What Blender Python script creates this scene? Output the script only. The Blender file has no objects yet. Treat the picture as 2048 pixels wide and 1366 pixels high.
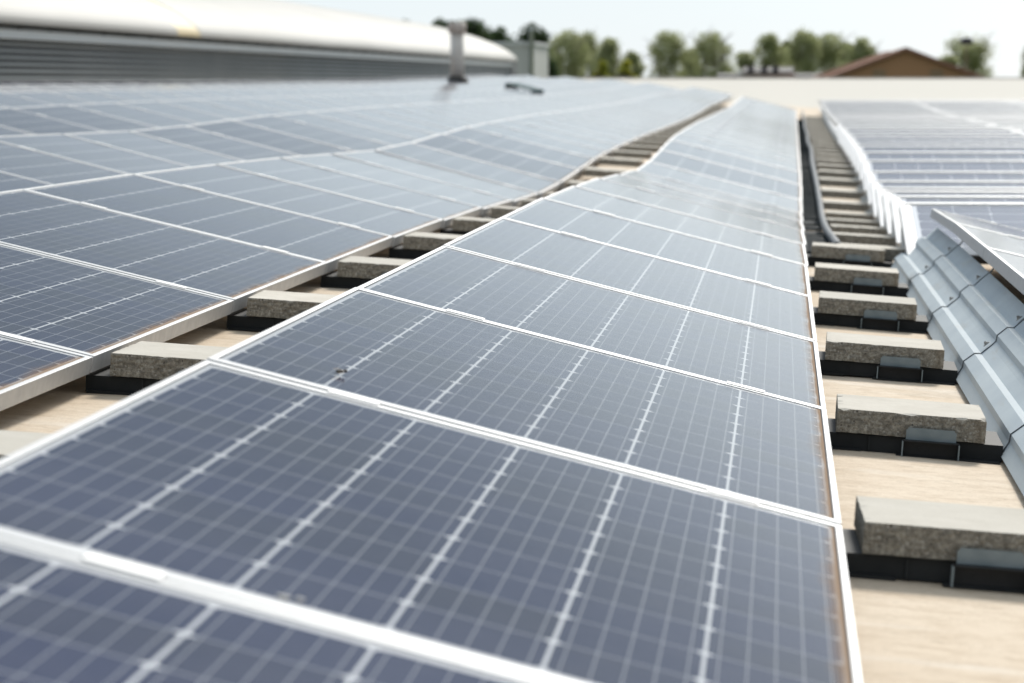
import bpy, bmesh, math, random
from mathutils import Vector, Matrix
random.seed(7)
sc = bpy.context.scene
C = sc.collection
R = math.radians

# ------------------------------------------------------------------ camera
H = 7.6                       # eye height above the ground; the roof deck is ~0.75 below the eye
FPX, VX, YH = 6260.0, 1565.0, 163.0
pitch = math.atan((683 - YH) / FPX)
yaw = math.atan((VX - 1024) * math.cos(pitch) / FPX)
fw = Vector((-math.sin(yaw) * math.cos(pitch), math.cos(yaw) * math.cos(pitch), -math.sin(pitch)))
rt = Vector((math.cos(yaw), math.sin(yaw), 0))
up = rt.cross(fw)
cam = bpy.data.cameras.new('camera'); camo = bpy.data.objects.new('camera', cam); C.objects.link(camo)
m = Matrix((rt, up, -fw)).transposed().to_4x4(); m.translation = (0, 0, H)
camo.matrix_world = m
cam.sensor_width = 36; cam.lens = FPX / 2048 * 36
cam.clip_start = 0.1; cam.clip_end = 6000
cam.dof.use_dof = True; cam.dof.focus_distance = 7.0; cam.dof.aperture_fstop = 6.8
cam.dof.aperture_blades = 9
sc.camera = camo

# ------------------------------------------------------------------ light
SUN_EL, SUN_AZ = 37.0, 16.0   # azimuth clockwise from +Y: ahead and to the right, veiled
w = bpy.data.worlds.new('World'); sc.world = w; w.use_nodes = True
nt = w.node_tree; bg = nt.nodes['Background']
sky = nt.nodes.new('ShaderNodeTexSky'); sky.sky_type = 'NISHITA'; sky.sun_disc = False
sky.sun_elevation = R(SUN_EL); sky.sun_rotation = R(SUN_AZ)
sky.air_density = 1.0; sky.dust_density = .3; sky.ozone_density = 1.0; sky.altitude = 0
# a thin bright cloud veil over the blue: whitest low down and towards the sun
def wn(typ, **k):
    nd = nt.nodes.new(typ)
    for a, v in k.items(): setattr(nd, a, v)
    return nd
def wm(op, a, b=None, clamp=False):
    nd = wn('ShaderNodeMath', operation=op, use_clamp=clamp)
    for i, v in enumerate((a, b)):
        if isinstance(v, bpy.types.NodeSocket): nt.links.new(v, nd.inputs[i])
        elif v is not None: nd.inputs[i].default_value = v
    return nd.outputs[0]
tc = wn('ShaderNodeTexCoord'); spz = wn('ShaderNodeSeparateXYZ'); nt.links.new(tc.outputs['Generated'], spz.inputs[0])
dt = wn('ShaderNodeVectorMath', operation='DOT_PRODUCT'); nt.links.new(tc.outputs['Generated'], dt.inputs[0])
dt.inputs[1].default_value = (math.sin(R(SUN_AZ)) * math.cos(R(SUN_EL - 4)), math.cos(R(SUN_AZ)) * math.cos(R(SUN_EL - 4)), math.sin(R(SUN_EL - 4)))
glow = wm('POWER', wm('MAXIMUM', dt.outputs['Value'], 0), 44.)
mr = wn('ShaderNodeMapRange', interpolation_type='SMOOTHSTEP'); nt.links.new(spz.outputs[2], mr.inputs[0])
mr.inputs[1].default_value = .035; mr.inputs[2].default_value = .190; mr.inputs[3].default_value = 1; mr.inputs[4].default_value = 0
hor = mr.outputs[0]      # a bank of bright haze low over the horizon
cn = wn('ShaderNodeTexNoise'); mpw = wn('ShaderNodeMapping'); nt.links.new(tc.outputs['Generated'], mpw.inputs[0]); mpw.inputs['Scale'].default_value = (2, 2, 9)
nt.links.new(mpw.outputs[0], cn.inputs[0]); cn.inputs['Scale'].default_value = 1.6; cn.inputs['Detail'].default_value = 5
d2 = wn('ShaderNodeVectorMath', operation='DOT_PRODUCT'); nt.links.new(tc.outputs['Generated'], d2.inputs[0])
d2.inputs[1].default_value = (math.sin(R(16)) * math.cos(R(6)), math.cos(R(16)) * math.cos(R(6)), math.sin(R(6)))
low = wm('POWER', wm('MAXIMUM', d2.outputs['Value'], 0), 60.)
veil = wm('ADD', wm('ADD', wm('ADD', wm('MULTIPLY', hor, 3.3), wm('MULTIPLY', low, 2.0)), wm('MULTIPLY', glow, 17.)), wm('MULTIPLY', cn.outputs[0], wm('ADD', .7, wm('MULTIPLY', wm('DIVIDE', wm('SUBTRACT', spz.outputs[2], .16), .34, True), 5.2))))
vc = wn('ShaderNodeMix', data_type='RGBA'); nt.links.new(wm('ADD', glow, wm('MULTIPLY', low, .8), True), vc.inputs[0]); vc.inputs[6].default_value = (.85, .96, 1.06, 1); vc.inputs[7].default_value = (1.04, 1, .93, 1)
vs_ = wn('ShaderNodeVectorMath', operation='SCALE'); nt.links.new(vc.outputs[2], vs_.inputs[0]); nt.links.new(veil, vs_.inputs['Scale'])
sk = wn('ShaderNodeVectorMath', operation='SCALE'); nt.links.new(sky.outputs[0], sk.inputs[0]); sk.inputs['Scale'].default_value = .07
ad = wn('ShaderNodeVectorMath', operation='ADD'); nt.links.new(vs_.outputs[0], ad.inputs[0]); nt.links.new(sk.outputs[0], ad.inputs[1])
nt.links.new(ad.outputs[0], bg.inputs[0]); bg.inputs[1].default_value = 0.15
sl = bpy.data.lights.new('sun', 'SUN'); sl.energy = 2.3; sl.angle = R(13); sl.color = (1, .95, .87)
so = bpy.data.objects.new('sun', sl); C.objects.link(so)
sd = Vector((math.sin(R(SUN_AZ)) * math.cos(R(SUN_EL)), math.cos(R(SUN_AZ)) * math.cos(R(SUN_EL)), math.sin(R(SUN_EL))))
so.rotation_euler = sd.to_track_quat('Z', 'Y').to_euler(); so.location = (20, 20, 40)
sc.view_settings.view_transform = 'Standard'; sc.view_settings.look = 'None'
sc.view_settings.exposure = 0.55; sc.view_settings.gamma = 1
sc.cycles.max_bounces = 6; sc.cycles.use_denoising = True

# ------------------------------------------------------------------ helpers
def tag(o, label=None, cat=None, group=None, kind=None):
    if label: o['label'] = label
    if cat: o['category'] = cat
    if group: o['group'] = group
    if kind: o['kind'] = kind
    return o
def empty(name, loc=(0, 0, 0), label=None, cat=None, group=None):
    o = bpy.data.objects.new(name, None); C.objects.link(o); o.location = loc
    o.empty_display_size = .1
    return tag(o, label, cat, group)
def obj(name, bm, mats, parent=None, smooth=False):
    me = bpy.data.meshes.new(name); bm.to_mesh(me); bm.free()
    for mm in (mats if isinstance(mats, (list, tuple)) else [mats]): me.materials.append(mm)
    if smooth:
        for p in me.polygons: p.use_smooth = True
    o = bpy.data.objects.new(name, me); C.objects.link(o)
    if parent: o.parent = parent
    return o
def link(name, me, parent=None):
    o = bpy.data.objects.new(name, me); C.objects.link(o)
    if parent: o.parent = parent
    return o
def box(bm, x0, x1, y0, y1, z0, z1, mi=0, M=None):
    vs = [Vector((x, y, z)) for z in (z0, z1) for y in (y0, y1) for x in (x0, x1)]
    if M: vs = [M @ v for v in vs]
    v = [bm.verts.new(p) for p in vs]; fs = []
    for q in ((0, 2, 3, 1), (4, 5, 7, 6), (0, 1, 5, 4), (2, 6, 7, 3), (0, 4, 6, 2), (1, 3, 7, 5)):
        f = bm.faces.new([v[i] for i in q]); f.material_index = mi; fs.append(f)
    return v, fs
def tube(bm, pts, rad, n=10, cap=True, mi=0):
    rings = []
    for i, p in enumerate(pts):
        p = Vector(p); a = Vector(pts[max(0, i - 1)]); b = Vector(pts[min(len(pts) - 1, i + 1)])
        d = (b - a).normalized(); s = d.cross(Vector((0, 0, 1)))
        if s.length < 1e-3: s = Vector((1, 0, 0))
        s.normalize(); t = s.cross(d); r = rad[i] if isinstance(rad, (list, tuple)) else rad
        rings.append([bm.verts.new(p + r * (math.cos(k * math.tau / n) * s + math.sin(k * math.tau / n) * t)) for k in range(n)])
    for a, b in zip(rings, rings[1:]):
        for k in range(n):
            f = bm.faces.new((a[k], a[(k + 1) % n], b[(k + 1) % n], b[k])); f.material_index = mi; f.smooth = True
    if cap:
        bm.faces.new(rings[0]).material_index = mi; bm.faces.new(rings[-1][::-1]).material_index = mi
def interp(tab, x):
    if x <= tab[0][0]: return tab[0][1]
    for (a, fa), (b, fb) in zip(tab, tab[1:]):
        if x <= b:
            t = (x - a) / (b - a); t = t * t * (3 - 2 * t) if False else t
            return fa + (fb - fa) * t
    return tab[-1][1]

# node material helper
class NM:
    def __init__(s, name):
        s.m = bpy.data.materials.new(name); s.m.use_nodes = True
        s.t = s.m.node_tree; s.b = s.t.nodes['Principled BSDF']; s._o = None
    def n(s, typ, **k):
        nd = s.t.nodes.new(typ)
        for a, v in k.items(): setattr(nd, a, v)
        return nd
    def put(s, sock, v):
        if isinstance(v, bpy.types.NodeSocket): s.t.links.new(v, sock)
        elif v is not None: sock.default_value = v
    def M(s, op, a, b=None, c=None, clamp=False):
        nd = s.n('ShaderNodeMath', operation=op, use_clamp=clamp)
        s.put(nd.inputs[0], a); s.put(nd.inputs[1], b); s.put(nd.inputs[2], c); return nd.outputs[0]
    def mix(s, f, a, b, bt='MIX'):
        nd = s.n('ShaderNodeMix', data_type='RGBA', blend_type=bt)
        s.put(nd.inputs[0], f)
        s.put(nd.inputs[6], a if isinstance(a, bpy.types.NodeSocket) else (*a, 1)); s.put(nd.inputs[7], b if isinstance(b, bpy.types.NodeSocket) else (*b, 1))
        return nd.outputs[2]
    def coord(s, which='Object', scale=None, loc=None):
        o = s.n('ShaderNodeTexCoord').outputs[which]
        if scale or loc:
            mp = s.n('ShaderNodeMapping'); s.t.links.new(o, mp.inputs[0])
            if scale: mp.inputs['Scale'].default_value = scale
            if loc: mp.inputs['Location'].default_value = loc
            o = mp.outputs[0]
        return o
    def noise(s, vec, scale, det=4, rough=.55, out=0):
        nd = s.n('ShaderNodeTexNoise'); s.put(nd.inputs['Vector'], vec); nd.inputs['Scale'].default_value = scale
        nd.inputs['Detail'].default_value = det; nd.inputs['Roughness'].default_value = rough; return nd.outputs[out]
    def ramp(s, v, lo, hi):
        nd = s.n('ShaderNodeMapRange', clamp=True); s.put(nd.inputs[0], v)
        nd.inputs[1].default_value = lo; nd.inputs[2].default_value = hi; return nd.outputs[0]
    def bump(s, h, dist=.002, st=1):
        nd = s.n('ShaderNodeBump'); s.put(nd.inputs['Height'], h); nd.inputs['Distance'].default_value = dist
        nd.inputs['Strength'].default_value = st; s.t.links.new(nd.outputs[0], s.b.inputs['Normal'])
    def set(s, col=None, rough=None, metal=None, spec=None):
        if col is not None: s.put(s.b.inputs['Base Color'], col if isinstance(col, bpy.types.NodeSocket) else (*col, 1))
        if rough is not None: s.put(s.b.inputs['Roughness'], rough)
        if metal is not None: s.put(s.b.inputs['Metallic'], metal)
        if spec is not None: s.put(s.b.inputs['Specular IOR Level'], spec)
        return s.m
def simple(name, c1, c2, scale=3, rough=.6, metal=0, bump=0, det=5, stretch=None, spec=.5):
    a = NM(name); v = a.coord('Object', stretch); nz = a.noise(v, scale, det)
    if bump: a.bump(nz, bump)
    return a.set(a.mix(a.ramp(nz, .3, .7), c1, c2), rough, metal, spec)

# ------------------------------------------------------------------ materials
W, L, PITCH = .992, 1.656, 1.668
def make_laminate():
    a = NM('solar_laminate')
    uv = a.n('ShaderNodeUVMap'); sp = a.n('ShaderNodeSeparateXYZ'); a.t.links.new(uv.outputs[0], sp.inputs[0])
    u, v = sp.outputs[0], sp.outputs[1]
    cu = a.M('DIVIDE', a.M('SUBTRACT', u, .0190), .159); cv = a.M('DIVIDE', a.M('SUBTRACT', v, .048), .1560)
    def dist(c, p):   # metres to the nearest integer line
        return a.M('MULTIPLY', a.M('ABSOLUTE', a.M('SUBTRACT', a.M('FRACT', a.M('ADD', c, .5)), .5)), p)
    gu, gv = dist(cu, .159), dist(cv, .1560)
    gapu = a.M('LESS_THAN', gu, .0022); gapv = a.M('LESS_THAN', gv, .0021)
    dia = a.M('LESS_THAN', a.M('ADD', gu, gv), .0125)
    mu = a.M('GREATER_THAN', a.M('ABSOLUTE', a.M('SUBTRACT', u, W / 2)), W / 2 - .0200)
    mv = a.M('GREATER_THAN', a.M('ABSOLUTE', a.M('SUBTRACT', v, L / 2)), L / 2 - .0480)
    white = a.M('MAXIMUM', a.M('MAXIMUM', gapu, dia), a.M('MAXIMUM', mu, mv))
    bus = a.M('LESS_THAN', a.M('MULTIPLY', a.M('ABSOLUTE', a.M('SUBTRACT', a.M('FRACT', a.M('MULTIPLY', cu, 5)), .5)), .0318), .0009)
    # per-cell and per-panel tint
    oi = a.n('ShaderNodeObjectInfo')
    cell = a.n('ShaderNodeCombineXYZ'); a.put(cell.inputs[0], a.M('FLOOR', cu)); a.put(cell.inputs[1], a.M('FLOOR', cv)); a.put(cell.inputs[2], a.M('MULTIPLY', oi.outputs['Random'], 91))
    wn = a.n('ShaderNodeTexWhiteNoise', noise_dimensions='3D'); a.t.links.new(cell.outputs[0], wn.inputs[0])
    obc = a.coord('Object'); sh = a.n('ShaderNodeVectorMath', operation='ADD'); a.t.links.new(obc, sh.inputs[0])
    cs = a.n('ShaderNodeCombineXYZ'); a.put(cs.inputs[0], a.M('MULTIPLY', oi.outputs['Random'], 37.)); a.t.links.new(cs.outputs[0], sh.inputs[1])
    vec = sh.outputs[0]
    nz = a.noise(vec, 2.2, 3)
    c = a.mix(wn.outputs[0], (.022, .027, .058), (.017, .024, .078))
    c = a.mix(a.M('MULTIPLY', a.ramp(nz, .45, .62), .6), c, (.028, .034, .088))
    grain = a.noise(vec, 420, 2); c = a.mix(a.M('MULTIPLY', a.ramp(grain, .35, .7), .14), c, (.10, .105, .12))
    c = a.mix(a.M('MULTIPLY', gapv, .75), c, (.42, .43, .46))
    c = a.mix(a.M('MULTIPLY', bus, .8), c, (.36, .37, .40))
    c = a.mix(white, c, (.70, .71, .73)); c = a.mix(a.M('MAXIMUM', mu, mv), c, (.74, .74, .75))
    # dust film, and the brown silt line along the low edge
    film = a.M('MULTIPLY', a.ramp(a.noise(vec, 9, 6, .65), .35, .8), .04)
    film = a.M('ADD', film, a.M('MULTIPLY', oi.outputs['Random'], .03))
    c = a.mix(film, c, (.50, .47, .42))
    st = a.n('ShaderNodeMapping'); a.t.links.new(vec, st.inputs[0]); st.inputs['Scale'].default_value = (16, 110, 1)
    rag = a.noise(st.outputs[0], 1, 5, .7); rag2 = a.noise(vec, 3.5, 2)
    edge = a.M('SUBTRACT', W - .010, u)     # distance to the low frame
    wid = a.M('MULTIPLY', a.M('MULTIPLY', rag, a.M('ADD', a.ramp(rag2, .3, .7), .35)), .034)
    silt = a.M('MULTIPLY', a.ramp(a.M('DIVIDE', edge, a.M('ADD', wid, .0085)), 1.3, .3), 1.)
    c = a.mix(a.M('MULTIPLY', silt, .88), c, a.mix(rag, (.20, .115, .055), (.32, .21, .125)))
    # a few specks and dried drops
    vo = a.n('ShaderNodeTexVoronoi'); a.put(vo.inputs['Vector'], vec); vo.inputs['Scale'].default_value = 3.1
    c = a.mix(a.M('MULTIPLY', a.M('LESS_THAN', vo.outputs[0], .012), .55), c, (.30, .30, .28))
    rg = a.M('ADD', a.M('MULTIPLY', a.noise(vec, 30, 4), .07), .055)
    a.set(c, rg, 0, a.M('MULTIPLY', a.M('POWER', a.M('SUBTRACT', 1., silt), 2.), .44))
    a.bump(a.noise(vec, 160, 3), .00012)
    return a.m
M_LAM = make_laminate()
def make_alu(name, c1, c2, metal, rough):
    a = NM(name); v = a.coord('Object', (60, 60, 60)); nz = a.noise(v, .6, 5); big = a.noise(a.coord('Object'), 6, 5, .7)
    c = a.mix(a.ramp(nz, .3, .7), c1, c2)
    c = a.mix(a.M('MULTIPLY', a.ramp(big, .55, .75), .3), c, (.50, .44, .36))
    return a.set(c, a.M('ADD', a.M('MULTIPLY', nz, .2), rough), metal)
M_ALU = make_alu('anodised_frame', (.50, .51, .52), (.43, .44, .45), .35, .38)
M_ALUD = make_alu('clamp_aluminium', (.88, .87, .85), (.82, .81, .79), .2, .34)
M_BACK = simple('white_backsheet', (.7, .7, .7), (.62, .62, .62), 4, .6)
M_BLACK = simple('black_plastic', (.020, .022, .023), (.034, .036, .037), 12, .6, bump=.0006, spec=.2)
M_DARKMET = simple('dark_bracket_steel', (.014, .015, .016), (.024, .025, .027), 20, .5, 0, spec=.25)
M_GREYTAB = simple('galvanised_tab', (.20, .24, .25), (.27, .31, .32), 30, .6, .1)
M_WHITE = simple('white_trim', (.50, .51, .52), (.45, .46, .47), 6, .35, .1)

def make_deflector_mat():
    a = NM('blue_grey_sheet_steel')
    v = a.coord('Object', (2, 1.2, 2)); nz = a.noise(v, 3, 6, .6)
    fine = a.noise(a.coord('Object', (90, 400, 90)), 1, 3)
    c = a.mix(a.ramp(nz, .35, .7), (.44, .50, .54), (.52, .58, .61))
    c = a.mix(a.M('MULTIPLY', a.ramp(fine, .4, .7), .25), c, (.36, .42, .45))
    dirt = a.noise(a.coord('Object', (8, 1, 8)), 2.5, 6, .7)
    c = a.mix(a.M('MULTIPLY', a.ramp(dirt, .56, .75), .4), c, (.42, .39, .33))
    a.bump(fine, .0002)
    return a.set(c, a.M('ADD', a.M('MULTIPLY', nz, .2), .62), 0, .25)
M_DEF = make_deflector_mat()
M_EDGE = simple('cut_sheet_edge', (.10, .11, .12), (.16, .16, .17), 40, .5, .3)

def make_slab_mats():
    a = NM('smooth_concrete_top')
    oi = a.n('ShaderNodeObjectInfo').outputs['Random']
    ob = a.coord('Object'); sh = a.n('ShaderNodeVectorMath', operation='ADD'); a.t.links.new(ob, sh.inputs[0])
    cx = a.n('ShaderNodeCombineXYZ'); a.put(cx.inputs[0], a.M('MULTIPLY', oi, 19)); a.put(cx.inputs[1], a.M('MULTIPLY', oi, 53)); a.t.links.new(cx.outputs[0], sh.inputs[1]); v = sh.outputs[0]
    n1 = a.noise(v, 9, 8, .7); n2 = a.noise(v, 160, 4, .7)
    mp = a.n('ShaderNodeMapping'); a.t.links.new(v, mp.inputs[0]); mp.inputs['Scale'].default_value = (4, 60, 4); n3 = a.noise(mp.outputs[0], 1, 4)
    c = a.mix(a.ramp(n1, .35, .68), (.56, .51, .43), (.68, .63, .55))
    c = a.mix(a.M('MULTIPLY', a.ramp(n2, .5, .75), .35), c, (.32, .30, .26))
    c = a.mix(a.M('MULTIPLY', a.ramp(n3, .5, .8), .3), c, (.66, .62, .54))
    c = a.mix(a.M('MULTIPLY', oi, .5), c, (.44, .42, .37))
    a.bump(n2, .00015); top = a.set(c, .85, 0, .3)
    a = NM('split_concrete_face'); ob = a.coord('Object')
    vo = a.n('ShaderNodeTexVoronoi'); a.t.links.new(ob, vo.inputs[0]); vo.inputs['Scale'].default_value = 105
    vo2 = a.n('ShaderNodeTexVoronoi'); a.t.links.new(ob, vo2.inputs[0]); vo2.inputs['Scale'].default_value = 62
    n1 = a.noise(ob, 55, 7, .8); n2 = a.noise(ob, 130, 4, .75)
    c = a.mix(a.ramp(n1, .36, .64), (.19, .17, .135), (.58, .53, .44))
    c = a.mix(a.M('MULTIPLY', a.ramp(n2, .45, .6), .6), c, (.15, .135, .115))
    c = a.mix(a.M('MULTIPLY', a.M('LESS_THAN', vo.outputs[0], .24), .5), c, (.66, .62, .55))
    c = a.mix(a.M('MULTIPLY', a.M('LESS_THAN', vo2.outputs[0], .16), .7), c, (.06, .055, .05))
    c = a.mix(a.M('MULTIPLY', a.ramp(a.noise(ob, 5, 3), .6, .75), .35), c, (.40, .26, .12))
    h = a.M('ADD', a.M('MULTIPLY', n1, 1.2), a.M('ADD', n2, a.M('MULTIPLY', vo.outputs[0], .8)))
    a.bump(h, .005); rough = a.set(c, .9, 0, .25)
    return top, rough
M_STOP, M_SROUGH = make_slab_mats()

def make_roof_mat():
    a = NM('beige_roof_membrane'); ob = a.coord('Object')
    n1 = a.noise(ob, 1.3, 6, .6); n2 = a.noise(a.coord('Object', (12, 20, 12)), 1, 9, .8); n3 = a.noise(a.coord('Object', (1, 3.4, 1)), 1.1, 4, .6)
    n4 = a.noise(a.coord('Object', (150, 190, 150)), 1, 4, .6)
    c = a.mix(a.ramp(n1, .3, .7), (.62, .495, .36), (.74, .63, .50))
    c = a.mix(a.M('MULTIPLY', a.ramp(n2, .45, .7), .75), c, (.46, .34, .22))
    c = a.mix(a.M('MULTIPLY', a.ramp(n4, .5, .75), .35), c, (.42, .31, .20))
    c = a.mix(a.M('MULTIPLY', a.ramp(n3, .56, .74), .6), c, (.80, .76, .70))
    # algae where water stands: round patches of their own beside the wind deflector
    g = a.n('ShaderNodeTexGradient'); 
    mp = a.n('ShaderNodeMapping', vector_type='TEXTURE'); a.t.links.new(ob, mp.inputs[0])
    mp.inputs['Location'].default_value = (.50, 5.42, 0); mp.inputs['Scale'].default_value = (.17, .5, 5)
    ln = a.n('ShaderNodeVectorMath', operation='LENGTH'); a.t.links.new(mp.outputs[0], ln.inputs[0])
    pat = a.M('MULTIPLY', a.ramp(ln.outputs['Value'], 1.0, .35), a.ramp(n2, .35, .55))
    c = a.mix(a.M('MULTIPLY', pat, .85), c, (.13, .11, .035))
    c = a.mix(a.M('MULTIPLY', a.ramp(a.noise(ob, 2.1, 6, .75), .55, .70), .45), c, (.34, .25, .14))
    c = a.mix(a.M('MULTIPLY', a.ramp(a.noise(ob, 22, 8, .8), .56, .68), .4), c, (.30, .22, .14))
    sx = a.n('ShaderNodeSeparateXYZ'); a.t.links.new(ob, sx.inputs[0])
    c = a.mix(a.ramp(a.M('ADD', sx.outputs[1], a.M('MULTIPLY', n1, 6.)), 68, 72), c, (.56, .53, .47))    # paler colour on the far end
    a.bump(a.M('ADD', n2, n4), .0012)
    return a.set(c, .8, 0, .25)
M_ROOF = make_roof_mat()
M_PARA = simple('white_parapet_sheet', (.84, .81, .76), (.78, .74, .68), .6, .7)

# ------------------------------------------------------------------ the roof deck's shape
PROF = [(-11, -.25), (-9.65, -.27), (-8.2, -.31), (-6.75, -.36), (-5.3, -.43), (-3.85, -.51), (-2.38, -.595), (-1.41, -.645),
        (-.86, -.68), (.1, -.745), (.45, -.77), (1.6, -.80), (30, -.80)]
DZ = [(0, 0), (11.5, 0), (13, -.012), (15, -.036), (17, -.075), (18.5, -.097), (20.3, -.068), (22, -.02), (23.5, .005), (26, .025), (30, .042), (33, .042),
      (38, .05), (43, .055), (48, .085), (55, .15), (62, .17), (121, .17)]
def dz(y):
    return sum(interp(DZ, y + o) for o in (-.6, -.3, 0, .3, .6)) / 5
def drift(y): return .0035 * max(0, y - 10)
DAMP = [(-5.5, .22), (-4, .38), (-2.4, .62), (-1.2, 1)]     # the swell of the deck dies out to the left
def zr(x, y):
    d_ = dz(y); k_ = interp(DAMP, x); z = interp(PROF, x - drift(y)) + d_ * k_
    if y > 62: t = min(1, (y - 62) / 59) ** 1.2; z += (.10 - z) * t      # the deck climbs to its far edge
    return H + z

bm = bmesh.new()
xs = sorted(set([-11, -10.5, -10] + [round(-9.5 + .5 * i, 3) for i in range(14)] + [round(-3 + .15 * i, 3) for i in range(34)] + [2.1, 2.6, 3.2, 4, 6, 9, 14, 22, 30]))
ys = [-6, -3, 0, 1.5, 2.5] + [3 + .3 * i for i in range(190)] + [60 + 2 * i for i in range(1, 31)]
ys = [y for y in ys if y <= 121] + [121.5]
g = [[bm.verts.new((x, y, zr(x, y) + .003 * math.sin(x * 5 + y * 2.1) * math.sin(y * 3.3))) for x in xs] for y in ys]
for j in range(len(ys) - 1):
    for i in range(len(xs) - 1):
        f = bm.faces.new((g[j][i], g[j][i + 1], g[j + 1][i + 1], g[j + 1][i])); f.smooth = True
# the deck's outer walls down to the ground
rim = [g[0][i] for i in range(len(xs))] + [g[j][-1] for j in range(1, len(ys))] + [g[-1][i] for i in range(len(xs) - 2, -1, -1)] + [g[j][0] for j in range(len(ys) - 2, 0, -1)]
low = [bm.verts.new((v.co.x, v.co.y, 0)) for v in rim]
for i in range(len(rim)):
    j = (i + 1) % len(rim); bm.faces.new((rim[i], low[i], low[j], rim[j]))
tag(obj('roof_deck', bm, M_ROOF), kind='structure')

bm = bmesh.new()
box(bm, -10.2, 30.3, 121.0, 121.35, H - .6, H + .13)
box(bm, -10.25, 30.35, 120.93, 121.42, H + .13, H + .155)
tag(obj('parapet_wall', bm, M_PARA), 'long low pale parapet closing the far end of the flat roof', 'parapet')

# ground
bm = bmesh.new()
vs = [bm.verts.new(p) for p in ((-4000, -500, 0), (4000, -500, 0), (4000, 5000, 0), (-4000, 5000, 0))]; bm.faces.new(vs)
tag(obj('ground', bm, simple('grass_field', (.06, .09, .03), (.10, .12, .05), .05, .9)), kind='structure')

# ------------------------------------------------------------------ solar panels
def frame_bm():
    bm = bmesh.new(); d = .011; e_ = .026; h = .036
    def ring(x0, x1, y0, y1, z): return [bm.verts.new(p) for p in ((x0, y0, z), (x1, y0, z), (x1, y1, z), (x0, y1, z))]
    o0, i0, o1, i1 = ring(0, W, 0, L, 0), ring(d, W - d, e_, L - e_, 0), ring(0, W, 0, L, -h), ring(d, W - d, e_, L - e_, -h)
    top = []
    for k in range(4):
        j = (k + 1) % 4
        bm.faces.new((o0[k], o0[j], i0[j], i0[k])); bm.faces.new((o1[k], i1[k], i1[j], o1[j]))
        bm.faces.new((o0[k], o1[k], o1[j], o0[j])); bm.faces.new((i0[k], i0[j], i1[j], i1[k]))
    bm.normal_update()
    e = [e for e in bm.edges if all(abs(v.co.z) < 1e-6 for v in e.verts) and not (any(v in o0 for v in e.verts) and any(v in i0 for v in e.verts))]
    bmesh.ops.bevel(bm, geom=e, offset=.0011, segments=2, affect='EDGES', profile=.5)
    # groove line along the outer wall
    return bm
def glass_bm(mi_top=0, mi_back=1):
    bm = bmesh.new(); g = .0128; ge = .028; uvl = bm.loops.layers.uv.new('UVMap')
    v, fs = box(bm, g, W - g, ge, L - ge, -.008, -.0022, mi_back)
    fs[1].material_index = mi_top
    for f in bm.faces:
        for l in f.loops: l[uvl].uv = (l.vert.co.x, l.vert.co.y)
    return bm
CL = (.235, .83)
def clamp_bm(bm, t, mi=0):
    x = t * W; y0, y1 = L - .014, L + .026
    box(bm, x - .040, x + .040, y0, y1, .0004, .0022, mi)
    box(bm, x - .038, x + .038, L + .002, L + .010, -.012, .0002, mi)
def mesh_of(bm, name, mats):
    me = bpy.data.meshes.new(name); bm.to_mesh(me); bm.free()
    for a in mats: me.materials.append(a)
    return me
ME_FRAME = mesh_of(frame_bm(), 'frame', [M_ALU]); ME_GLASS = mesh_of(glass_bm(), 'glass', [M_LAM, M_BACK])
ME_CL = []
for t in CL:
    b = bmesh.new(); clamp_bm(b, t); bmesh.ops.bevel(b, geom=list(b.edges), offset=.0006, segments=1, affect='EDGES'); ME_CL.append(mesh_of(b, 'clamp', [M_ALUD]))
b = bmesh.new(); box(b, -.022, .0035, -.001, W + .002, .0006, .006)
def joined_panel_mesh(left_trim=False):
    bm = bmesh.new(); bm.from_mesh(ME_FRAME)
    t = glass_bm(1, 2); tm = bpy.data.meshes.new('t'); t.to_mesh(tm); t.free(); bm.from_mesh(tm); bpy.data.meshes.remove(tm)
    for c in CL: clamp_bm(bm, c, 3)
    return mesh_of(bm, 'solar_panel', [M_ALU, M_LAM, M_BACK, M_ALUD])
ME_FAR = joined_panel_mesh()

def basis(P, ex, ey):
    ex = Vector(ex).normalized(); ey = Vector(ey); ey = (ey - ex * ey.dot(ex)).normalized(); ez = ex.cross(ey)
    m = Matrix((ex, ey, ez)).transposed().to_4x4(); m.translation = P; return m
ORD = ['first', 'second', 'third', 'fourth', 'fifth', 'sixth', 'seventh', 'eighth', 'ninth', 'tenth', 'eleventh', 'twelfth']
NPAN = 0; far_stuff = []
def panel(M, label, group, y, detail):
    global NPAN
    if NPAN >= 298 or y > 64: far_stuff.append(M); return
    NPAN += 1
    if detail:
        r = empty('solar_panel', (0, 0, 0), label, 'solar panel', group); r.matrix_world = M
        link('frame', ME_FRAME, r); link('glass', ME_GLASS, r)
        for c in ME_CL: link('clamp', c, r)
    else:
        r = link('solar_panel', ME_FAR); r.matrix_world = M; tag(r, label, 'solar panel', group)
    return r

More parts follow.
